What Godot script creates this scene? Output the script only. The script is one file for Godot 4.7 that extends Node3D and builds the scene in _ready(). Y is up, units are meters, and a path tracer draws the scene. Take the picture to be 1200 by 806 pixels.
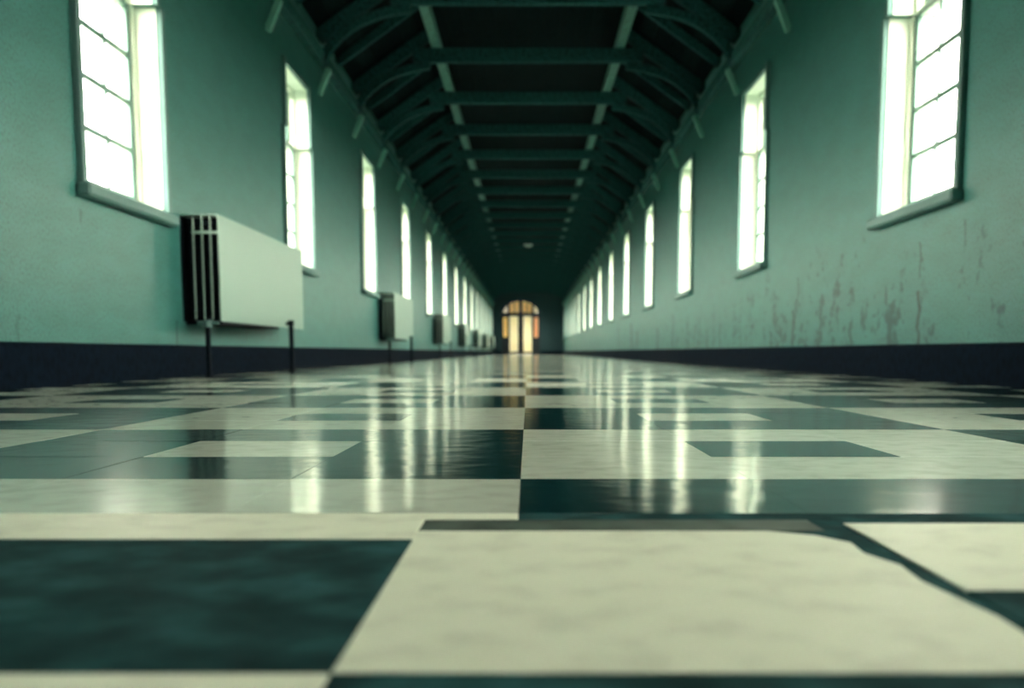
extends Node3D
# A long institutional hall seen from just above its chequered floor.
# The camera stands at z = 0 and looks towards -z; "d" below is the distance ahead of it.

const W := 2.75            # half width of the hall
const EYE := 0.2           # camera height
const D_NEAR := -2.2       # wall behind the camera
const D_FAR := 84.0        # end wall
const BAY := 5.62          # window spacing
const C0 := 7.55           # centre of the first window in view
const SILL := 1.2
const RAIL := 2.72         # height of the meeting rail
const HEAD := 3.42
const HALF := 0.75         # half width of a window opening, lower part
const HALF_UP := 0.67      # the same above the meeting rail
const THICK := 0.36        # wall thickness
const T := 0.3633          # floor tile
const ORD := ["first", "second", "third", "fourth", "fifth", "sixth", "seventh", "eighth", "ninth", "tenth", "eleventh", "twelfth", "thirteenth", "fourteenth", "fifteenth", "sixteenth", "seventeenth", "eighteenth", "nineteenth", "twentieth", "twenty-first", "twenty-second", "twenty-third", "twenty-fourth", "twenty-fifth", "twenty-sixth", "twenty-seventh", "twenty-eighth"]

var M := {}
var rng := RandomNumberGenerator.new()

# ------------------------------------------------------------------ helpers
func mb() -> SurfaceTool:
	var st := SurfaceTool.new()
	st.begin(Mesh.PRIMITIVE_TRIANGLES)
	return st

func tri(st: SurfaceTool, a: Vector3, b: Vector3, c: Vector3, n: Vector3) -> void:
	var o := [a, b, c]
	if (b - a).cross(c - a).dot(n) > 0.0:
		o = [a, c, b]
	for p in o:
		st.set_normal(n)
		st.add_vertex(p)

func quad(st: SurfaceTool, a: Vector3, b: Vector3, c: Vector3, d: Vector3) -> void:
	# corners in order round the face; the normal follows from the corners as seen counter-clockwise
	var n := (b - a).cross(c - a).normalized()
	tri(st, a, b, c, n)
	tri(st, a, c, d, n)

func box(st: SurfaceTool, lo: Vector3, hi: Vector3) -> void:
	quad(st, Vector3(lo.x, lo.y, hi.z), Vector3(hi.x, lo.y, hi.z), Vector3(hi.x, hi.y, hi.z), Vector3(lo.x, hi.y, hi.z))
	quad(st, Vector3(hi.x, lo.y, lo.z), Vector3(lo.x, lo.y, lo.z), Vector3(lo.x, hi.y, lo.z), Vector3(hi.x, hi.y, lo.z))
	quad(st, Vector3(hi.x, lo.y, hi.z), Vector3(hi.x, lo.y, lo.z), Vector3(hi.x, hi.y, lo.z), Vector3(hi.x, hi.y, hi.z))
	quad(st, Vector3(lo.x, lo.y, lo.z), Vector3(lo.x, lo.y, hi.z), Vector3(lo.x, hi.y, hi.z), Vector3(lo.x, hi.y, lo.z))
	quad(st, Vector3(lo.x, hi.y, hi.z), Vector3(hi.x, hi.y, hi.z), Vector3(hi.x, hi.y, lo.z), Vector3(lo.x, hi.y, lo.z))
	quad(st, Vector3(lo.x, lo.y, lo.z), Vector3(hi.x, lo.y, lo.z), Vector3(hi.x, lo.y, hi.z), Vector3(lo.x, lo.y, hi.z))

# box with chamfered edges: x, y, z axes of the beam in `b`, half sizes `h`
func cbox(st: SurfaceTool, at: Vector3, h: Vector3, ch: float, b := Basis.IDENTITY) -> void:
	var dirs := [Vector3.RIGHT, Vector3.UP, Vector3.BACK]
	for i in 3:
		for s in [-1.0, 1.0]:
			var u: Vector3 = dirs[(i + 1) % 3]
			var v: Vector3 = dirs[(i + 2) % 3]
			var w: Vector3 = dirs[i]
			var hu: float = h[(i + 1) % 3] - ch
			var hv: float = h[(i + 2) % 3] - ch
			var c: Vector3 = w * h[i] * s
			var p := [c - u * hu - v * hv, c + u * hu - v * hv, c + u * hu + v * hv, c - u * hu + v * hv]
			var n: Vector3 = b * (w * s)
			tri(st, at + b * p[0], at + b * p[1], at + b * p[2], n.normalized())
			tri(st, at + b * p[0], at + b * p[2], at + b * p[3], n.normalized())
	for i in 3:
		var j := (i + 1) % 3
		var k := (i + 2) % 3
		for s in [-1.0, 1.0]:
			for t in [-1.0, 1.0]:
				var p0: Vector3 = dirs[i] * h[i] * s + dirs[j] * (h[j] - ch) * t
				var p1: Vector3 = dirs[i] * (h[i] - ch) * s + dirs[j] * h[j] * t
				var e: Vector3 = dirs[k] * (h[k] - ch)
				var n: Vector3 = (b * (dirs[i] * s + dirs[j] * t)).normalized()
				tri(st, at + b * (p0 - e), at + b * (p1 - e), at + b * (p1 + e), n)
				tri(st, at + b * (p0 - e), at + b * (p1 + e), at + b * (p0 + e), n)
	for s in [-1.0, 1.0]:
		for t in [-1.0, 1.0]:
			for r in [-1.0, 1.0]:
				var a := Vector3(h.x * s, (h.y - ch) * t, (h.z - ch) * r)
				var c := Vector3((h.x - ch) * s, h.y * t, (h.z - ch) * r)
				var d := Vector3((h.x - ch) * s, (h.y - ch) * t, h.z * r)
				tri(st, at + b * a, at + b * c, at + b * d, (b * Vector3(s, t, r)).normalized())

# squared timber between two points; `side` is the direction of its width w
func beam(st: SurfaceTool, p: Vector3, q: Vector3, side: Vector3, w: float, hgt: float, ch := 0.008) -> void:
	var y := (q - p).normalized()
	var x := side.normalized()
	var z := x.cross(y).normalized()
	cbox(st, (p + q) / 2.0, Vector3(w / 2.0, (q - p).length() / 2.0, hgt / 2.0), ch, Basis(x, y, z))

func tube(st: SurfaceTool, p: Vector3, q: Vector3, r0: float, r1: float, n := 12, caps := true) -> void:
	var y := (q - p).normalized()
	var x := y.cross(Vector3(0.31, 0.2, 0.93)).normalized()
	var z := x.cross(y)
	for i in n:
		var a0 := TAU * i / n
		var a1 := TAU * (i + 1) / n
		var d0 := x * cos(a0) + z * sin(a0)
		var d1 := x * cos(a1) + z * sin(a1)
		var c := [p + d0 * r0, p + d1 * r0, q + d1 * r1, q + d0 * r1]
		var nn := [d0, d1, d1, d0]
		var order := [0, 1, 2, 0, 2, 3]
		if (c[1] - c[0]).cross(c[2] - c[0]).dot(d0) > 0.0:
			order = [0, 2, 1, 0, 3, 2]
		for k in order:
			st.set_normal(nn[k])
			st.add_vertex(c[k])
		if caps:
			tri(st, p, p + d0 * r0, p + d1 * r0, -y)
			tri(st, q, q + d0 * r1, q + d1 * r1, y)

# flat outline in x/y, given a depth in z
func extrude(st: SurfaceTool, outline: PackedVector2Array, z0: float, z1: float) -> void:
	var idx := Geometry2D.triangulate_polygon(outline)
	for i in range(0, idx.size(), 3):
		var a := outline[idx[i]]
		var b := outline[idx[i + 1]]
		var c := outline[idx[i + 2]]
		tri(st, Vector3(a.x, a.y, z1), Vector3(b.x, b.y, z1), Vector3(c.x, c.y, z1), Vector3.BACK)
		tri(st, Vector3(a.x, a.y, z0), Vector3(b.x, b.y, z0), Vector3(c.x, c.y, z0), Vector3.FORWARD)
	var sgn := -1.0 if Geometry2D.is_polygon_clockwise(outline) else 1.0
	for i in outline.size():
		var a := outline[i]
		var b := outline[(i + 1) % outline.size()]
		var n := Vector3(b.y - a.y, a.x - b.x, 0).normalized() * sgn
		tri(st, Vector3(a.x, a.y, z0), Vector3(b.x, b.y, z0), Vector3(b.x, b.y, z1), n)
		tri(st, Vector3(a.x, a.y, z0), Vector3(b.x, b.y, z1), Vector3(a.x, a.y, z1), n)

func build(st: SurfaceTool, called: String, mat: Material, parent: Node = self) -> MeshInstance3D:
	return place(st.commit(), called, mat, parent)

func place(mesh: Mesh, called: String, mat: Material, parent: Node = self, at := Vector3.ZERO) -> MeshInstance3D:
	var o := MeshInstance3D.new()
	o.mesh = mesh
	o.name = called
	if mat:
		o.material_override = mat
	o.cast_shadow = GeometryInstance3D.SHADOW_CASTING_SETTING_ON
	parent.add_child(o, true)
	o.position = at
	return o

func base(called: String, at := Vector3.ZERO, parent: Node = self) -> Node3D:
	var o := Node3D.new()
	o.name = called
	parent.add_child(o, true)
	o.position = at
	return o

func tag(o: Node, label: String, category: String, group := "", kind := "") -> void:
	o.set_meta("label", label)
	if category != "":
		o.set_meta("category", category)
	if group != "":
		o.set_meta("group", group)
	if kind != "":
		o.set_meta("kind", kind)

func lin(r: float, g: float, b: float) -> Color:
	return Color(r, g, b).linear_to_srgb()

func mat(c: Color, rough: float, spec := 0.5) -> StandardMaterial3D:
	var m := StandardMaterial3D.new()
	m.albedo_color = c
	m.roughness = rough
	m.metallic_specular = spec
	return m

func noise_tex(sz: int, freq: float, oct: int, sd: int, ramp: Array, as_normal := false, bump := 4.0) -> NoiseTexture2D:
	var n := FastNoiseLite.new()
	n.noise_type = FastNoiseLite.TYPE_SIMPLEX_SMOOTH
	n.seed = sd
	n.frequency = freq
	n.fractal_octaves = oct
	var t := NoiseTexture2D.new()
	t.width = sz
	t.height = sz
	t.seamless = true
	t.noise = n
	t.as_normal_map = as_normal
	t.bump_strength = bump
	if not as_normal:
		var g := Gradient.new()
		g.offsets = PackedFloat32Array([0.0, 0.45, 1.0])
		g.colors = PackedColorArray(ramp)
		t.color_ramp = g
	return t

func grey(v: float) -> Color:
	return Color(v, v, v)

# ------------------------------------------------------------------ camera and light
func set_camera() -> void:
	var f := 1260.0
	var pitch := atan(0.12)
	var cam := Camera3D.new()
	cam.name = "camera"
	cam.projection = Camera3D.PROJECTION_FRUSTUM
	cam.near = 0.05
	cam.far = 400.0
	cam.size = 806.0 / f * cam.near
	cam.frustum_offset = Vector2(600.0 - 619.0, 412.0 + 0.12 * f - 403.0) / f * cam.near
	cam.position = Vector3(0, EYE, 0)
	cam.rotation = Vector3(-pitch, 0, 0)
	add_child(cam)
	var att := CameraAttributesPhysical.new()
	att.frustum_focal_length = 30.0
	att.exposure_aperture = 2.9
	att.frustum_focus_distance = 2.3
	att.frustum_near = 0.05
	att.frustum_far = 400.0
	cam.attributes = att
	cam.current = true

func set_light() -> void:
	var e := Environment.new()
	e.background_mode = Environment.BG_SKY
	var sky := Sky.new()
	var ps := ProceduralSkyMaterial.new()
	ps.sky_top_color = lin(1.0, 0.96, 0.78)
	ps.sky_horizon_color = lin(0.85, 0.815, 0.66)
	ps.sky_curve = 0.6
	ps.ground_horizon_color = lin(0.5, 0.5, 0.38)
	ps.ground_bottom_color = lin(0.4, 0.42, 0.32)
	ps.sky_energy_multiplier = 1.0
	sky.sky_material = ps
	e.sky = sky
	e.background_energy_multiplier = 1.0
	e.tonemap_mode = Environment.TONE_MAPPER_LINEAR
	e.tonemap_exposure = 59.0
	e.sdfgi_enabled = true
	e.ssao_enabled = true
	e.ssil_enabled = true
	var we := WorldEnvironment.new()
	we.name = "environment"
	we.environment = e
	add_child(we)

# ------------------------------------------------------------------ materials
func smooth(a: float, b: float, x: float) -> float:
	var t := clampf((x - a) / (b - a), 0.0, 1.0)
	return t * t * (3.0 - 2.0 * t)

# plaster with its stains; the picture covers 0..6 bays along the wall and 0..5 m up
func plaster_image(stained: bool, sd: int, marks: Array) -> ImageTexture:
	var w := 1536
	var h := 384
	var n := FastNoiseLite.new()
	n.seed = sd
	n.frequency = 0.035
	n.fractal_octaves = 4
	var n2 := FastNoiseLite.new()
	n2.seed = sd + 5
	n2.frequency = 0.02
	n2.fractal_octaves = 5
	var img := Image.create(w, h, false, Image.FORMAT_RGB8)
	var dirt := Vector3(0.14, 0.42, 0.44)
	for y in h:
		var up := (1.0 - (y + 0.5) / h) * 5.0
		for x in w:
			var d := (x + 0.5) / w * BAY * 6.0
			var v := 1.0 + 0.07 * n.get_noise_2d(x, y * 1.7)
			var k := 0.0
			if stained and up < 1.5:
				# mould and damp patches, broken up, with runs
				var run := n2.get_noise_2d(x * 2.6, y * 0.55)
				var spot := n2.get_noise_2d(x * 3.0 + 400.0, y * 3.0)
				var fleck := n2.get_noise_2d(x * 9.0 + 900.0, y * 7.0)
				var lim := 0.05 + 0.42 * maxf(up - 0.45, 0.0)
				if d < 7.6:
					lim += 0.12
				k = smooth(lim, lim + 0.34, run * 0.55 + spot * 0.4 + fleck * 0.45) * 0.75
			var c := Vector3(0.80, 0.98, 0.90) * v
			c = c.lerp(dirt, k)
			img.set_pixel(x, y, Color(clampf(c.x, 0, 1), clampf(c.y, 0, 1), clampf(c.z, 0, 1)))
	# single cracks and runs: [distance, top, bottom, half width, wander, strength]
	for m in marks:
		var y0 := int((1.0 - m[1] / 5.0) * h)
		var y1 := int((1.0 - m[2] / 5.0) * h)
		for y in range(y0, y1 + 1):
			var t := float(y - y0) / maxf(1.0, y1 - y0)
			var cx: float = m[0] + m[4] * n2.get_noise_2d(y * 2.5, m[0] * 100.0) + m[4] * 0.5 * (0.5 - t)
			var px := cx / (BAY * 6.0) * w
			var hw: float = m[3] / (BAY * 6.0) * w * (0.6 + 0.9 * absf(n2.get_noise_2d(y * 5.0, 77.0)))
			for x in range(int(px - hw - 1.0), int(px + hw + 2.0)):
				var xx := posmod(x, w)
				var k: float = clampf(hw + 0.5 - absf(x + 0.5 - px), 0.0, 1.0) * m[5]
				var old := img.get_pixel(xx, y)
				img.set_pixel(xx, y, old.lerp(Color(0.06, 0.30, 0.32), k))
	img.generate_mipmaps()
	return ImageTexture.create_from_image(img)

func set_materials() -> void:
	var grain := noise_tex(512, 0.11, 4, 21, [grey(0.62), grey(0.92), grey(1.0)])
	var right_marks := [
		[7.68, 0.96, 0.72, 0.012, 0.05, 0.9], [7.66, 0.62, 0.26, 0.028, 0.07, 0.95], [6.9, 1.02, 0.86, 0.012, 0.03, 0.6],
		[6.0, 0.80, 0.52, 0.03, 0.05, 0.6], [11.3, 0.62, 0.28, 0.05, 0.12, 0.75], [11.1, 0.95, 0.75, 0.04, 0.1, 0.45], [15.6, 0.60, 0.26, 0.05, 0.1, 0.7],
		[12.3, 0.42, 0.27, 0.07, 0.1, 0.6], [20.6, 0.9, 0.26, 0.12, 0.2, 0.55], [23.1, 0.7, 0.26, 0.22, 0.3, 0.5], [28.9, 0.95, 0.26, 0.3, 0.3, 0.7], [27.4, 0.7, 0.26, 0.2, 0.3, 0.6], [33.0, 0.9, 0.26, 0.25, 0.3, 0.6]]
	var left_marks := [[5.85, 0.40, 0.27, 0.012, 0.05, 0.5], [6.75, 1.06, 1.0, 0.015, 0.02, 0.5], [8.5, 0.44, 0.25, 0.02, 0.03, 0.7], [11.6, 0.42, 0.33, 0.015, 0.05, 0.5], [11.9, 0.44, 0.30, 0.015, 0.05, 0.5], [10.6, 0.40, 0.3, 0.012, 0.05, 0.3]]
	for side in ["left", "right"]:
		var m := mat(lin(0.082, 0.212, 0.232), 0.38, 0.36)
		m.albedo_texture = plaster_image(side == "right", 11 if side == "left" else 47, left_marks if side == "left" else right_marks)
		m.detail_enabled = true
		m.detail_blend_mode = BaseMaterial3D.BLEND_MODE_MUL
		m.detail_uv_layer = BaseMaterial3D.DETAIL_UV_2
		m.detail_albedo = grain
		M["wall_" + side] = m
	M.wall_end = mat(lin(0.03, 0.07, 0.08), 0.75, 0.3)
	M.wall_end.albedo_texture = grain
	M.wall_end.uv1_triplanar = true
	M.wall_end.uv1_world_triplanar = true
	M.base = mat(lin(0.003, 0.009, 0.019), 0.8, 0.12)
	M.base.albedo_texture = noise_tex(512, 0.03, 5, 33, [grey(0.55), grey(0.85), grey(1.0)])
	M.base.uv1_triplanar = true
	M.base.uv1_world_triplanar = true
	M.base.uv1_scale = Vector3(0.8, 0.8, 0.8)
	M.paint = mat(lin(0.78, 0.84, 0.72), 0.45, 0.45)      # window woodwork
	M.sash = mat(lin(0.12, 0.22, 0.19), 0.5, 0.4)
	M.casing = mat(lin(0.10, 0.20, 0.19), 0.5, 0.4)
	M.panel = mat(lin(0.23, 0.36, 0.31), 0.33, 0.5)         # radiator casing sheet
	M.iron = mat(lin(0.004, 0.008, 0.013), 0.7, 0.2)
	M.beam = mat(lin(0.026, 0.105, 0.108), 0.75, 0.15)
	var wood := noise_tex(512, 0.02, 4, 61, [grey(0.55), grey(0.85), grey(1.0)])
	M.beam.albedo_texture = wood
	M.beam.uv1_triplanar = true
	M.beam.uv1_scale = Vector3(1.5, 1.5, 1.5)
	M.purlin = mat(lin(0.10, 0.29, 0.245), 0.6, 0.35)
	M.purlin.albedo_texture = wood
	M.purlin.uv1_triplanar = true
	M.plate = mat(lin(0.045, 0.16, 0.155), 0.7, 0.2)
	M.plate.albedo_texture = wood
	M.plate.uv1_triplanar = true
	M.bracket = mat(lin(0.22, 0.50, 0.42), 0.6, 0.3)
	M.boards = []
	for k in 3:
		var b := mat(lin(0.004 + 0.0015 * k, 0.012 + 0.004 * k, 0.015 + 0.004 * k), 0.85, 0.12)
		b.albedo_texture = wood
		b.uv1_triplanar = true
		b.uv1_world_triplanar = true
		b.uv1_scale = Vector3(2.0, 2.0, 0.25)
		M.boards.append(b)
	# waxed floor tiles: mottled, slightly wavy
	var wave := noise_tex(512, 0.012, 2, 81, [], true, 6.0)
	var spots := noise_tex(512, 0.018, 5, 91, [grey(0.90), grey(0.98), grey(1.0)])
	var dspots := noise_tex(512, 0.02, 5, 95, [grey(0.6), grey(0.85), grey(1.0)])
	M.light_tiles = []
	M.dark_tiles = []
	for k in 3:
		var f: float = [1.0, 0.97, 0.94][k]
		M.light_tiles.append(tile_mat(lin(0.53 * f, 0.61 * f, 0.52 * f), spots, wave))
		var g: float = [1.0, 1.1, 0.92][k]
		M.dark_tiles.append(tile_mat(lin(0.004 * g, 0.032 * g, 0.038 * g), dspots, wave))
	M.mid_tile = tile_mat(lin(0.08, 0.12, 0.10), dspots, wave, 0.5)
	M.worn_light = tile_mat(lin(0.70, 0.77, 0.63), spots, wave, 0.5)
	M.worn_dark = tile_mat(lin(0.024, 0.092, 0.098), noise_tex(512, 0.013, 5, 99, [grey(0.5), grey(0.7), grey(1.0)]), wave, 0.75)
	M.worn_dark.metallic_specular = 0.1
	M.subfloor = mat(lin(0.05, 0.08, 0.08), 0.8)
	M.glass = mat(Color(0.9, 0.95, 0.9, 0.06), 0.02, 0.5)
	M.glass.transparency = BaseMaterial3D.TRANSPARENCY_ALPHA
	M.frosted = mat(Color(0.95, 0.9, 0.7, 0.93), 0.3, 0.4)
	M.frosted.transparency = BaseMaterial3D.TRANSPARENCY_ALPHA
	M.amber = mat(Color(1.0, 0.82, 0.42, 0.95), 0.05, 0.5)
	M.amber.transparency = BaseMaterial3D.TRANSPARENCY_ALPHA
	M.rose = mat(Color(1.0, 0.72, 0.5, 0.955), 0.05, 0.5)
	M.rose.transparency = BaseMaterial3D.TRANSPARENCY_ALPHA
	M.door = mat(lin(0.010, 0.016, 0.022), 0.5, 0.4)
	M.brass = mat(lin(0.35, 0.28, 0.12), 0.35)
	M.brass.metallic = 0.9
	M.opal = mat(lin(0.72, 0.80, 0.72), 0.3)
	M.ground = mat(lin(0.022, 0.034, 0.026), 0.95, 0.2)
	M.ground.albedo_texture = spots
	M.ground.uv1_triplanar = true
	M.ground.uv1_world_triplanar = true
	M.ground.uv1_scale = Vector3(0.3, 0.3, 0.3)

func tile_mat(c: Color, spots: Texture2D, wave: Texture2D, rough := 0.14) -> StandardMaterial3D:
	var m := mat(c, rough, 0.27)
	m.albedo_texture = spots
	m.normal_enabled = true
	m.normal_texture = wave
	m.normal_scale = 0.06
	m.uv1_triplanar = true
	m.uv1_world_triplanar = true
	m.uv1_scale = Vector3(1.3, 1.3, 1.3)
	return m

# ------------------------------------------------------------------ floor
func is_light(ix: int, iz: int) -> bool:
	# blocks of 3 x 3 tiles, chequered, each with a centre tile of the other tone
	var bx := floori(ix / 3.0)
	var bz := floori(iz / 3.0)
	var light := posmod(bx + bz, 2) == 0
	if posmod(ix, 3) == 1 and posmod(iz, 3) == 1:
		light = not light
	return light

func make_floor() -> void:
	var root := base("floor")
	tag(root, "waxed floor of pale and dark teal tiles in chequered blocks", "floor", "", "structure")
	var sub := mb()
	box(sub, Vector3(-W - THICK, -0.3, -D_FAR - THICK), Vector3(W + THICK, -0.012, -D_NEAR + THICK))
	build(sub, "subfloor", M.subfloor, root)
	var meshes := []
	var st := mb()
	cbox(st, Vector3(0, -0.006, 0), Vector3(T / 2 - 0.0001, 0.006, T / 2 - 0.0001), 0.0004)
	meshes.append(st.commit())
	var x0 := -0.012
	var z0 := 1.69
	var far := [mb(), mb(), mb(), mb()]
	var near_left := 300
	for iz in range(-11, 230):
		var d0 := z0 + iz * T
		var d1 := d0 + T
		if d1 < D_NEAR or d0 > D_FAR:
			continue
		for ix in range(-8, 8):
			var a := x0 + ix * T
			var b := a + T
			var lo := maxf(a, -W)
			var hi := minf(b, W)
			if hi - lo < 0.003:
				continue
			if iz < -1 and ix >= -3 and ix < 3:
				continue          # the repaired patch in front of the camera is laid below
			var light := is_light(ix, iz)
			var pick := rng.randi() % 3
			var tilt := Vector3(rng.randf_range(-1, 1), 0, rng.randf_range(-1, 1)) * 0.0016
			var cut := hi - lo < T - 0.001 or d1 > D_FAR
			if d1 > 0.1 and near_left > 0 and iz < 20:
				near_left -= 1
				var mesh: Mesh = meshes[0]
				if cut:
					var s := mb()
					cbox(s, Vector3(0, -0.006, 0), Vector3((hi - lo) / 2 - 0.0003, 0.006, T / 2 - 0.0003), 0.0008)
					mesh = s.commit()
				var o := place(mesh, "tile", (M.light_tiles if light else M.dark_tiles)[pick], root, Vector3((lo + hi) / 2, 0, -(d0 + d1) / 2))
				o.rotation = tilt
			else:
				var s: SurfaceTool = far[0 if light else 1]
				var dx := tilt.z * T / 2
				var dz := tilt.x * T / 2
				var e := minf(d1, D_FAR)
				quad(s, Vector3(lo, -dx + dz, -d0), Vector3(hi, dx + dz, -d0), Vector3(hi, dx - dz, -e), Vector3(lo, -dx - dz, -e))
	for k in 2:
		var o := build(far[k], "tile_field", (M.light_tiles if k == 0 else M.dark_tiles)[0], root)
		tag(o, ["pale tiles further along the floor", "dark tiles further along the floor"][k], "", "", "stuff")
	# relaid tiles right in front of the camera: [x0, x1, d0, d1, tone]
	var e := z0 - T
	var xl := x0 - 3 * T
	var xr := x0 + 3 * T
	for r in [
			[xl, x0, 1.275, e, "light"], [x0, xr, 1.275, e, "dark"],
			[xl, -0.124, 1.14, 1.275, "light"], [xl, -0.9, 0.655, 1.14, "light"], [-0.9, -0.124, 0.655, 1.14, "dark"],
			[xl, -0.124, 0.1, 0.655, "light"], [-0.124, 0.335, 1.195, 1.275, "mid"], [-0.124, xr, 0.1, 0.655, "dark"],
			[0.335, xr, 1.25, 1.275, "dark"], [0.37, 0.735, 0.89, 1.25, "light"], [0.735, xr, 0.89, 1.25, "dark"],
			[0.37, xr, 0.655, 0.89, "dark"], [xl, xr, D_NEAR, 0.1, "light"]]:
		var s := mb()
		cbox(s, Vector3(0, -0.006, 0), Vector3((r[1] - r[0]) / 2 - 0.0004, 0.006, (r[3] - r[2]) / 2 - 0.0004), 0.0008)
		var m: Material = M.mid_tile if r[4] == "mid" else M.worn_light if r[4] == "light" else M.worn_dark
		var o := build(s, "tile", m, root)
		o.position = Vector3((r[0] + r[1]) / 2, 0, -(r[2] + r[3]) / 2)
	# the pale slab whose far edge on one side is broken away, and the filler beside it
	var edge := PackedVector2Array([Vector2(0.352, 0.6555), Vector2(0.358, 0.80), Vector2(0.346, 0.93), Vector2(0.352, 1.0), Vector2(0.336, 1.06), Vector2(0.341, 1.12), Vector2(0.315, 1.165), Vector2(0.27, 1.194)])
	var slab := PackedVector2Array([Vector2(-0.1236, 1.194), Vector2(-0.1236, 0.6555)])
	slab.append_array(edge)
	var s1 := mb()
	extrude(s1, slab, -0.012, 0.0)
	var o1 := build(s1, "tile", M.worn_light, root)
	o1.rotation.x = -PI / 2
	tag(o1, "large pale slab with a broken far corner", "")
	var fill := PackedVector2Array([Vector2(0.3696, 0.6555), Vector2(0.3696, 1.2496), Vector2(0.3354, 1.2496), Vector2(0.3354, 1.1945), Vector2(0.272, 1.1945)])
	for k in range(edge.size() - 2, -1, -1):
		fill.append(edge[k] + Vector2(0.0008, 0.0))
	var s2 := mb()
	extrude(s2, fill, -0.012, -0.001)
	build(s2, "tile", M.worn_dark, root).rotation.x = -PI / 2

# ------------------------------------------------------------------ walls
func wall_face(st: SurfaceTool, lo: Vector3, hi: Vector3) -> void:
	# a box whose faces carry the plaster picture (uv) and metres (uv2)
	var tmp := mb()
	box(tmp, lo, hi)
	var arr := tmp.commit_to_arrays()
	var v: PackedVector3Array = arr[Mesh.ARRAY_VERTEX]
	var n: PackedVector3Array = arr[Mesh.ARRAY_NORMAL]
	for i in v.size():
		var p := v[i]
		st.set_normal(n[i])
		st.set_uv(Vector2(-p.z / (BAY * 6.0), 1.0 - p.y / 5.0))
		st.set_uv2(Vector2(-p.z + (p.x if absf(n[i].z) > 0.5 else 0.0), p.y + (p.x if absf(n[i].y) > 0.5 else 0.0)) * 0.7)
		st.add_vertex(p)

func make_side_wall(side: float) -> void:
	var st := mb()
	var xa := W if side > 0 else -W - THICK
	var xb := xa + THICK
	var d := D_NEAR - THICK
	var top := 4.62
	for k in range(-1 if side > 0 else 0, 14):
		var c := C0 + BAY * k + (0.25 if side > 0 else 0.0)
		wall_face(st, Vector3(xa, -0.3, -(c - HALF)), Vector3(xb, top, -d))
		wall_face(st, Vector3(xa, -0.3, -(c + HALF)), Vector3(xb, SILL, -(c - HALF)))
		wall_face(st, Vector3(xa, HEAD, -(c + HALF)), Vector3(xb, top, -(c - HALF)))
		for s in [-1.0, 1.0]:
			var e0 := minf(c + s * HALF, c + s * HALF_UP)
			var e1 := maxf(c + s * HALF, c + s * HALF_UP)
			wall_face(st, Vector3(xa, RAIL, -e1), Vector3(xb, HEAD, -e0))
		d = c + HALF
	wall_face(st, Vector3(xa, -0.3, -(D_FAR + THICK)), Vector3(xb, top, -d))
	var called := "right" if side > 0 else "left"
	var o := build(st, "wall_" + called, M["wall_" + called])
	tag(o, ("pale green plaster wall with mould runs and cracks, on the right" if side > 0 else "pale green plaster wall carrying the radiators, on the left"), "wall", "", "structure")
	# plinth: a dark painted base with a rounded top edge
	var b := mb()
	var prof := PackedVector2Array([Vector2(0, 0), Vector2(0.045, 0), Vector2(0.045, 0.225), Vector2(0.038, 0.243), Vector2(0.02, 0.252), Vector2(0, 0.252)])
	extrude(b, prof, 0, D_FAR - D_NEAR)
	var p := build(b, "baseboard_" + called, M.base)
	if side > 0:
		p.rotation.y = PI
		p.position = Vector3(W, 0, -D_NEAR)
	else:
		p.position = Vector3(-W, 0, -D_FAR)
	tag(p, ("tall dark blue skirting along the mould-stained wall" if side > 0 else "tall dark blue skirting below the radiators"), "baseboard", "", "structure")

func sash(parent: Node, called: String, half: float, y0: float, y1: float, rows: int, off: float, rail0: float, rail1: float) -> void:
	# local frame of a window: x out of the room, y up, z along the wall
	var st := mb()
	var sw := 0.05
	var dep := 0.02
	for s in [-1.0, 1.0]:
		cbox(st, Vector3(off, (y0 + y1) / 2, s * (half - sw / 2)), Vector3(dep, (y1 - y0) / 2, sw / 2), 0.004)
	cbox(st, Vector3(off, y0 + rail0 / 2, 0), Vector3(dep, rail0 / 2, half - sw), 0.004)
	cbox(st, Vector3(off, y1 - rail1 / 2, 0), Vector3(dep, rail1 / 2, half - sw), 0.004)
	var gx := half - sw
	var g0 := y0 + rail0
	var g1 := y1 - rail1
	for r in range(1, rows):
		cbox(st, Vector3(off, lerpf(g0, g1, float(r) / rows), 0), Vector3(0.016, 0.017, gx), 0.004)
	for c in [-1.0, 1.0]:
		cbox(st, Vector3(off, (g0 + g1) / 2, c * gx / 3.0), Vector3(0.013, (g1 - g0) / 2, 0.013), 0.004)
	var o := build(st, called, M.sash, parent)
	var pane := mb()
	box(pane, Vector3(-0.0015, -(g1 - g0) / rows / 2 + 0.009, -gx / 3.0 + 0.008), Vector3(0.0015, (g1 - g0) / rows / 2 - 0.009, gx / 3.0 - 0.008))
	var pm := pane.commit()
	for r in rows:
		for c in [-1.0, 0.0, 1.0]:
			place(pm, "pane", M.glass, o, Vector3(off, lerpf(g0, g1, (r + 0.5) / rows), c * gx * 2.0 / 3.0))

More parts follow.
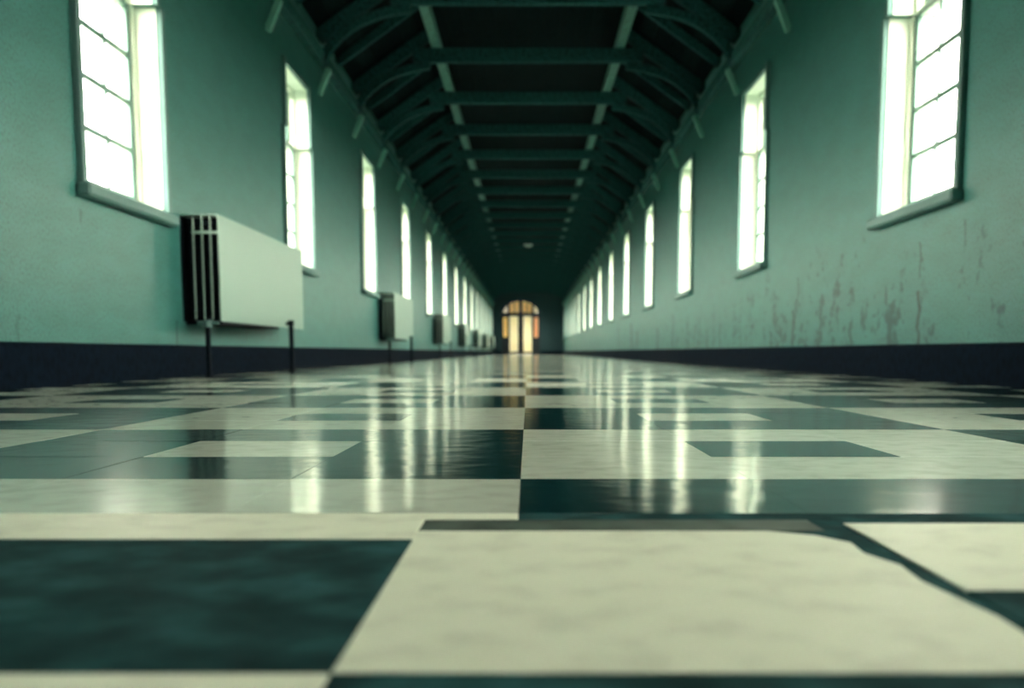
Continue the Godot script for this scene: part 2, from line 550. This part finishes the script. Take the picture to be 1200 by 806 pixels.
func make_window() -> Node3D:
	var root := base("window_1")
	# casing on the face of the wall, round the opening
	var cs := mb()
	for s in [-1.0, 1.0]:
		cbox(cs, Vector3(-0.02, (SILL + RAIL) / 2, s * (HALF + 0.036)), Vector3(0.021, (RAIL - SILL) / 2, 0.035), 0.005)
		cbox(cs, Vector3(-0.02, (RAIL + HEAD + 0.06) / 2, s * (HALF_UP + 0.036)), Vector3(0.021, (HEAD + 0.06 - RAIL) / 2, 0.035), 0.005)
	cbox(cs, Vector3(-0.014, HEAD + 0.03, 0), Vector3(0.015, 0.028, HALF_UP), 0.005)
	build(cs, "casing", M.casing, root)
	# painted lining of the reveal
	var ln := mb()
	for s in [-1.0, 1.0]:
		box(ln, Vector3(0.002, SILL, s * (HALF - 0.003) - 0.003), Vector3(THICK, RAIL, s * (HALF - 0.003) + 0.003))
		box(ln, Vector3(0.002, RAIL, s * (HALF_UP - 0.003) - 0.003), Vector3(THICK, HEAD, s * (HALF_UP - 0.003) + 0.003))
	box(ln, Vector3(0.002, HEAD - 0.006, -HALF_UP), Vector3(THICK, HEAD, HALF_UP))
	build(ln, "reveal_lining", M.paint, root)
	var si := mb()
	cbox(si, Vector3(0.06, SILL - 0.004, 0), Vector3(0.13, 0.026, HALF - 0.002), 0.006)
	cbox(si, Vector3(-0.045, SILL - 0.012, 0), Vector3(0.045, 0.040, HALF + 0.10), 0.014)
	build(si, "sill", M.casing, root)
	# box frame of the sashes
	var fr := mb()
	for s in [-1.0, 1.0]:
		cbox(fr, Vector3(0.23, (SILL + HEAD) / 2, s * (HALF - 0.03)), Vector3(0.07, (HEAD - SILL) / 2, 0.03), 0.004)
		cbox(fr, Vector3(0.23, (RAIL + HEAD) / 2, s * (HALF_UP - 0.02)), Vector3(0.065, (HEAD - RAIL) / 2, 0.03), 0.004)
	cbox(fr, Vector3(0.23, HEAD - 0.02, 0), Vector3(0.068, 0.02, HALF_UP), 0.004)
	cbox(fr, Vector3(0.25, SILL + 0.03, 0), Vector3(0.09, 0.03, HALF - 0.01), 0.004)
	build(fr, "frame", M.paint, root)
	sash(root, "lower_sash", HALF - 0.058, SILL + 0.055, RAIL + 0.03, 4, 0.20, 0.085, 0.05)
	sash(root, "upper_sash", HALF_UP - 0.048, RAIL - 0.02, HEAD - 0.038, 2, 0.25, 0.05, 0.05)
	return root

func make_windows() -> void:
	var proto := make_window()
	var n := 0
	for side in [-1.0, 1.0]:
		for k in range(-1 if side > 0 else 0, 14):
			n += 1
			var o: Node3D = proto
			if n > 1:
				o = proto.duplicate()
				o.name = "window_%d" % n
				add_child(o)
			o.position = Vector3(side * W, 0, -(C0 + BAY * k + (0.25 if side > 0 else 0.0)))
			o.rotation.y = 0.0 if side > 0 else PI
			var wall := "stained right wall" if side > 0 else "left wall with radiators"
			var label := "tall white multi-pane sash window in the %s, %s from the camera" % [wall, ORD[maxi(k, 0)]]
			if k < 0:
				label = "tall sash window in the %s beside the camera, outside the frame" % wall
			tag(o, label, "window", "sash windows of the " + wall, "structure")

# ------------------------------------------------------------------ roof
func make_ceiling() -> void:
	var root := base("ceiling")
	tag(root, "dark boarded ceiling, flat in the middle and sloped to both walls", "ceiling", "", "structure")
	var L0 := D_NEAR - 0.2
	var L1 := D_FAR + 0.2
	var mid := -(L0 + L1) / 2
	var len := L1 - L0
	var n := 0
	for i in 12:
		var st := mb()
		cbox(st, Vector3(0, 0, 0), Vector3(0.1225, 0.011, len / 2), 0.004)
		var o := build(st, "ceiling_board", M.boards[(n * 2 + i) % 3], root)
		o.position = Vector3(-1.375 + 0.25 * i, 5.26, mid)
		n += 1
	var a := Vector2(2.78, 4.37)
	var b := Vector2(1.5, 5.255)
	for s in [-1.0, 1.0]:
		for i in 6:
			var p := a.lerp(b, (i + 0.5) / 6.0)
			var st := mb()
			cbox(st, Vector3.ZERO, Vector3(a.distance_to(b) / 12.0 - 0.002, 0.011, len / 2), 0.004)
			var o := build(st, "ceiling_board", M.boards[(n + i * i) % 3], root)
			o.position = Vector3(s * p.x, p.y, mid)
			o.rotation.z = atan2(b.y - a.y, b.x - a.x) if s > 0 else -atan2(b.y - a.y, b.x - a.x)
			n += 1
	# the roof above the boards, so that no sky gets in between them
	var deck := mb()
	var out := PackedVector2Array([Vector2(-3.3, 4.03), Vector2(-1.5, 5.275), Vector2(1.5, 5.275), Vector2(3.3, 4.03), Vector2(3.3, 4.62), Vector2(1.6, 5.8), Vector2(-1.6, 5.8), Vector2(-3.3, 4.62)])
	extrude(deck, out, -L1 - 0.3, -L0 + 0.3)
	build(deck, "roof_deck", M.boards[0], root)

func arch_outline(s: float) -> PackedVector2Array:
	# curved brace, concave to the hall: soffit points, then the back
	var c := [Vector2(2.64, 3.90), Vector2(2.60, 4.00), Vector2(2.52, 4.12), Vector2(2.42, 4.22), Vector2(2.30, 4.315), Vector2(2.16, 4.40), Vector2(2.0, 4.465), Vector2(1.84, 4.51), Vector2(1.68, 4.54), Vector2(1.52, 4.56)]
	var o := PackedVector2Array()
	for p in c:
		o.append(Vector2(p.x * s, p.y))
	for i in range(c.size() - 1, -1, -1):
		var t0: Vector2 = c[maxi(i - 1, 0)]
		var t1: Vector2 = c[mini(i + 1, c.size() - 1)]
		var t := (t1 - t0).normalized()
		var q: Vector2 = c[i] + Vector2(-t.y, t.x) * -0.11
		o.append(Vector2(minf(q.x, 2.748) * s, q.y))
	return o

func make_truss() -> Node3D:
	var root := base("roof_truss")
	var st := mb()
	cbox(st, Vector3(0, 4.765, 0), Vector3(1.78, 0.105, 0.07), 0.018)
	build(st, "collar_beam", M.beam, root)
	for s in [-1.0, 1.0]:
		var a := mb()
		extrude(a, arch_outline(s), -0.055, 0.055)
		build(a, "arched_brace", M.beam, root)
		var r := mb()
		beam(r, Vector3(2.74 * s, 4.25, 0), Vector3(1.46 * s, 5.14, 0), Vector3.BACK, 0.12, 0.18)
		build(r, "rafter", M.beam, root)
		var f := mb()
		beam(f, Vector3(2.735 * s, 3.54, 0), Vector3(2.60 * s, 3.86, 0), Vector3.BACK, 0.085, 0.07)
		build(f, "foot_bracket", M.bracket, root)
	return root

func make_roof() -> void:
	var proto := make_truss()
	var first := C0 + BAY / 4.0 * 3.0
	for i in 26:
		var o: Node3D = proto
		if i > 0:
			o = proto.duplicate()
			o.name = "roof_truss_%03d" % i
			add_child(o)
		o.position = Vector3(0, 0, -(first + BAY / 2.0 * i))
		tag(o, "dark teal timber roof truss with arched braces, %s from the camera" % ORD[i], "truss", "roof trusses along the hall")
	# common rafters half-way between the trusses, on both slopes
	var rp := mb()
	beam(rp, Vector3(2.74, 4.29, 0), Vector3(1.50, 5.155, 0), Vector3.BACK, 0.09, 0.12)
	var rm := rp.commit()
	for i in 26:
		for s in [-1.0, 1.0]:
			var o := place(rm, "common_rafter", M.beam, self, Vector3(0, 0, -(first + BAY / 2.0 * (i - 0.5))))
			if s < 0:
				o.rotation.y = PI
			tag(o, "slim teal rafter on the %s roof slope, %s from the camera" % ["right" if s > 0 else "left", ORD[i]], "rafter", "common rafters between the trusses")
	var len := D_FAR - D_NEAR
	for s in [-1.0, 1.0]:
		var called := "right" if s > 0 else "left"
		var p := mb()
		cbox(p, Vector3(1.43 * s, 4.95, -(D_FAR + D_NEAR) / 2), Vector3(0.07, 0.078, len / 2), 0.01)
		tag(build(p, "purlin", M.purlin), "long pale teal purlin lying on the collar beams, %s one" % called, "beam", "purlins on the collar beams")
		var q := mb()
		cbox(q, Vector3((W - 0.055) * s, 3.99, -(D_FAR + D_NEAR) / 2), Vector3(0.054, 0.085, len / 2), 0.01)
		tag(build(q, "wall_plate", M.plate), "long teal timber plate along the top of the %s wall" % called, "beam", "wall plates under the roof")

# ------------------------------------------------------------------ end walls and door
func make_end() -> void:
	var cx := -0.58
	var half := 1.47
	var spring := 3.12
	var st := mb()
	# end wall with an arched opening: outline goes round the hall section and back round the opening
	var out := PackedVector2Array([Vector2(-W, -0.3), Vector2(cx - half, -0.3), Vector2(cx - half, spring)])
	for i in range(1, 16):
		var a := PI - PI * i / 16.0
		out.append(Vector2(cx + cos(a) * half, spring + sin(a) * 1.08))
	out.append_array(PackedVector2Array([Vector2(cx + half, spring), Vector2(cx + half, -0.3), Vector2(W, -0.3), Vector2(W, 4.7), Vector2(1.6, 5.6), Vector2(-1.6, 5.6), Vector2(-W, 4.7)]))
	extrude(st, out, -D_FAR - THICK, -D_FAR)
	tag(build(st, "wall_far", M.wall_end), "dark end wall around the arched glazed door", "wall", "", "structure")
	var nb := mb()
	box(nb, Vector3(-W - THICK, -0.3, -D_NEAR), Vector3(W + THICK, 5.7, -D_NEAR + THICK))
	tag(build(nb, "wall_near", M.wall_end), "plain wall behind the camera, outside the frame", "wall", "", "structure")
	var bb := mb()
	cbox(bb, Vector3((-W + cx - half) / 2, 0.125, -D_FAR + 0.02), Vector3((cx - half + W) / 2 - 0.05, 0.125, 0.022), 0.006)
	cbox(bb, Vector3((W + cx + half) / 2, 0.125, -D_FAR + 0.02), Vector3((W - cx - half) / 2 - 0.05, 0.125, 0.022), 0.006)
	tag(build(bb, "baseboard_far", M.base), "dark skirting at the foot of the end wall", "baseboard", "", "structure")
	# arched door: frame, two glazed leaves, two side lights, fan of panes above
	var root := base("door_1", Vector3(cx, 0, -D_FAR - 0.16))
	tag(root, "arched double door with bright glass and amber fanlight at the hall's end", "door", "", "structure")
	var fr := mb()
	var z := 0.05
	for x in [-half + 0.06, -0.97, 0.97, half - 0.06]:
		cbox(fr, Vector3(x, spring / 2, 0), Vector3(0.06, spring / 2, z), 0.006)
	cbox(fr, Vector3(0, spring - 0.02, 0), Vector3(half, 0.09, z), 0.006)
	var arch := PackedVector2Array()
	for i in 25:
		var a := PI * i / 24.0
		arch.append(Vector2(cos(a) * half, spring + sin(a) * 1.08))
	for i in range(24, -1, -1):
		var a := PI * i / 24.0
		arch.append(Vector2(cos(a) * (half - 0.13), spring + sin(a) * 0.96))
	extrude(fr, arch, -z, z)
	box(fr, Vector3(-half, -0.3, -0.19), Vector3(half, 0.003, 0.155))
	box(fr, Vector3(-0.03, 0.003, -0.045), Vector3(0.03, spring, -0.027))
	build(fr, "frame", M.door, root)
	for s in [-1.0, 1.0]:
		# leaf: stiles, rails and one tall pane
		var lf := mb()
		cbox(lf, Vector3(s * 0.1025, 1.525, 0), Vector3(0.1025, 1.52, 0.025), 0.002)
		cbox(lf, Vector3(s * 0.885, 1.525, 0), Vector3(0.026, 1.52, 0.025), 0.002)
		cbox(lf, Vector3(s * 0.53, 0.095, 0), Vector3(0.335, 0.09, 0.025), 0.002)
		cbox(lf, Vector3(s * 0.53, 2.98, 0), Vector3(0.33, 0.05, 0.025), 0.005)
		var leaf := build(lf, "leaf", M.door, root)
		var pn := mb()
		box(pn, Vector3(s * 0.53 - 0.33, 0.185, -0.004), Vector3(s * 0.53 + 0.33, 2.93, 0.004))
		build(pn, "pane", M.frosted, leaf)
		var hd := mb()
		tube(hd, Vector3(s * 0.12, 1.0, 0.06), Vector3(s * 0.12, 1.35, 0.06), 0.014, 0.014, 8)
		tube(hd, Vector3(s * 0.12, 1.03, 0.02), Vector3(s * 0.12, 1.03, 0.06), 0.012, 0.012, 8)
		tube(hd, Vector3(s * 0.12, 1.32, 0.02), Vector3(s * 0.12, 1.32, 0.06), 0.012, 0.012, 8)
		build(hd, "handle", M.brass, leaf)
		# side light over a solid panel
		var sl := mb()
		cbox(sl, Vector3(s * 1.19, 0.654, 0), Vector3(0.165, 0.651, 0.02), 0.002)
		cbox(sl, Vector3(s * 1.19, 2.94, 0), Vector3(0.165, 0.10, 0.02), 0.006)
		var sp := build(sl, "side_light", M.door, root)
		var p2 := mb()
		box(p2, Vector3(s * 1.19 - 0.165, 1.305, -0.004), Vector3(s * 1.19 + 0.165, 2.84, 0.004))
		build(p2, "pane", M.rose if s > 0 else M.amber, sp)
	# fanlight: glazing bars and panes
	var fb := mb()
	for x in [-0.93, 0.0, 0.93]:
		var hh: float = sqrt(1.0 - pow(x / (half - 0.06), 2)) * 0.98
		cbox(fb, Vector3(x, spring + hh / 2, 0), Vector3(0.13 if x == 0.0 else 0.09, hh / 2, 0.03), 0.005)
	for x in [-0.48, 0.48]:
		var hh: float = sqrt(1.0 - pow(x / (half - 0.06), 2)) * 0.98
		cbox(fb, Vector3(x, spring + hh / 2, 0), Vector3(0.035, hh / 2, 0.03), 0.005)
	var fan := build(fb, "fanlight", M.door, root)
	for r in [[-1.32, -1.02], [-0.84, -0.515], [-0.445, -0.13], [0.13, 0.445], [0.515, 0.84], [1.02, 1.32]]:
		var o := PackedVector2Array([Vector2(r[1], spring + 0.07), Vector2(r[0], spring + 0.07)])
		for i in 5:
			var x: float = lerpf(r[0], r[1], i / 4.0)
			o.append(Vector2(x, spring + maxf(sqrt(maxf(0.0, 1.0 - pow(x / (half - 0.1), 2))) * 0.99, 0.09)))
		var pn := mb()
		extrude(pn, o, -0.004, 0.004)
		build(pn, "pane", M.frosted if absf(r[0] + r[1]) > 2.0 else M.amber, fan)

# ------------------------------------------------------------------ radiators
func make_radiator() -> Node3D:
	# local frame: wall face at x = 0, hall towards +x, z = 0 at the end nearest the camera, going to -z
	var root := base("radiator")
	var L := 3.15
	var dep := 0.31
	var y0 := 0.44
	var y1 := 1.275
	var pn := mb()
	cbox(pn, Vector3(dep - 0.006, (y0 + y1) / 2, -L / 2), Vector3(0.006, (y1 - y0) / 2, L / 2), 0.003)
	build(pn, "front_panel", M.panel, root)
	var tp := mb()
	cbox(tp, Vector3(dep / 2 - 0.006, y1 - 0.006, -L / 2), Vector3(dep / 2 - 0.007, 0.006, L / 2), 0.003)
	build(tp, "top_panel", M.panel, root)
	var bk := mb()
	box(bk, Vector3(0.002, y0, -L), Vector3(0.01, y1 - 0.013, -0.01))
	build(bk, "back_sheet", M.iron, root)
	# open end: three slim uprights and a cross bar
	for x in [0.105, 0.175, 0.24]:
		var b := mb()
		cbox(b, Vector3(x, (y0 + y1) / 2, -0.008), Vector3(0.0055, (y1 - y0) / 2 - 0.014, 0.006), 0.002)
		build(b, "end_bar", M.panel, root)
	var cb := mb()
	cbox(cb, Vector3(0.195, 1.135, -0.006), Vector3(0.10, 0.010, 0.008), 0.002)
	build(cb, "cross_bar", M.panel, root)
	# cast-iron sections inside
	var sec := mb()
	for x in [0.05, 0.125, 0.2, 0.265]:
		tube(sec, Vector3(x, 0.50, 0), Vector3(x, 1.22, 0), 0.026, 0.026, 8, false)
	for y in [0.49, 1.22]:
		cbox(sec, Vector3(0.157, y, 0), Vector3(0.135, 0.035, 0.03), 0.012)
	var sm := sec.commit()
	for i in 20:
		place(sm, "radiator_section", M.iron, root, Vector3(0, 0, -0.09 - i * 0.1))
	# tray under the sections
	var tr := mb()
	cbox(tr, Vector3(0.16, 0.428, -1.03), Vector3(0.145, 0.012, 0.98), 0.004)
	build(tr, "bottom_tray", M.iron, root)
	# pipe to the floor at the near end, with its valve
	var pp := mb()
	tube(pp, Vector3(0.21, 0.0, 0.04), Vector3(0.21, 0.42, 0.04), 0.021, 0.021)
	tube(pp, Vector3(0.21, 0.42, 0.04), Vector3(0.21, 0.47, -0.05), 0.021, 0.021)
	tube(pp, Vector3(0.21, 0.0, 0.04), Vector3(0.21, 0.012, 0.04), 0.045, 0.04)
	var pipe := build(pp, "return_pipe", M.iron, root)
	var vv := mb()
	tube(vv, Vector3(0.21, 0.39, 0.04), Vector3(0.21, 0.45, 0.04), 0.036, 0.036, 10)
	tube(vv, Vector3(0.21, 0.425, 0.04), Vector3(0.30, 0.425, 0.04), 0.02, 0.016, 10)
	tube(vv, Vector3(0.13, 0.425, 0.04), Vector3(0.21, 0.425, 0.04), 0.016, 0.02, 10)
	build(vv, "valve", M.casing, pipe)
	# stand pipe near the far end, with a small knob
	var sp := mb()
	tube(sp, Vector3(0.36, 0.0, -2.3), Vector3(0.36, 0.50, -2.3), 0.024, 0.024)
	tube(sp, Vector3(0.36, 0.0, -2.3), Vector3(0.36, 0.012, -2.3), 0.05, 0.045)
	tube(sp, Vector3(0.36, 0.48, -2.3), Vector3(0.30, 0.48, -2.3), 0.016, 0.016, 8)
	var stand := build(sp, "stand_pipe", M.iron, root)
	var kn := mb()
	tube(kn, Vector3(0.36, 0.50, -2.3), Vector3(0.36, 0.512, -2.3), 0.03, 0.03, 12)
	tube(kn, Vector3(0.36, 0.48, -2.36), Vector3(0.36, 0.48, -2.33), 0.02, 0.024, 10)
	build(kn, "valve_knob", M.iron, stand)
	return root

func make_radiators() -> void:
	var proto := make_radiator()
	for i in 7:
		var o: Node3D = proto
		if i > 0:
			o = proto.duplicate()
			o.name = "radiator_%03d" % i
			add_child(o)
		o.position = Vector3(-W, 0, -(8.65 + BAY * 2.0 * i))
		tag(o, "black radiator behind a pale sheet panel on the left wall, %s from the camera" % ORD[i], "radiator", "radiators along the left wall")

func make_lamp() -> void:
	var root := base("ceiling_lamp", Vector3(0.0, 4.655, -(7.55 + BAY / 4.0 * 3.0 + BAY / 2.0 * 12.0)))
	tag(root, "small unlit white dome lamp under a collar beam mid-hall", "ceiling lamp")
	var a := mb()
	tube(a, Vector3(0, -0.03, 0), Vector3(0, 0.005, 0), 0.10, 0.10, 16)
	build(a, "rose", M.beam, root)
	var g := mb()
	var r := 0.19
	for i in 5:
		var a0 := PI / 2 * i / 5.0
		var a1 := PI / 2 * (i + 1) / 5.0
		tube(g, Vector3(0, -0.03 - sin(a0) * 0.12, 0), Vector3(0, -0.03 - sin(a1) * 0.12, 0), cos(a0) * r, maxf(cos(a1) * r, 0.001), 20, i == 0)
	build(g, "shade", M.opal, root)

func make_outside() -> void:
	var st := mb()
	for s in [-1.0, 1.0]:
		box(st, Vector3(minf(s * 160.0, s * (W + THICK)), -0.8, -240.0), Vector3(maxf(s * 160.0, s * (W + THICK)), -0.35, 120.0))
	tag(build(st, "ground", M.ground), "dull green ground outside the windows", "ground", "", "structure")

func _ready() -> void:
	rng.seed = 7
	set_camera()
	set_light()
	set_materials()
	make_floor()
	make_side_wall(-1.0)
	make_side_wall(1.0)
	make_ceiling()
	make_end()
	make_windows()
	make_roof()
	make_radiators()
	make_lamp()
	make_outside()
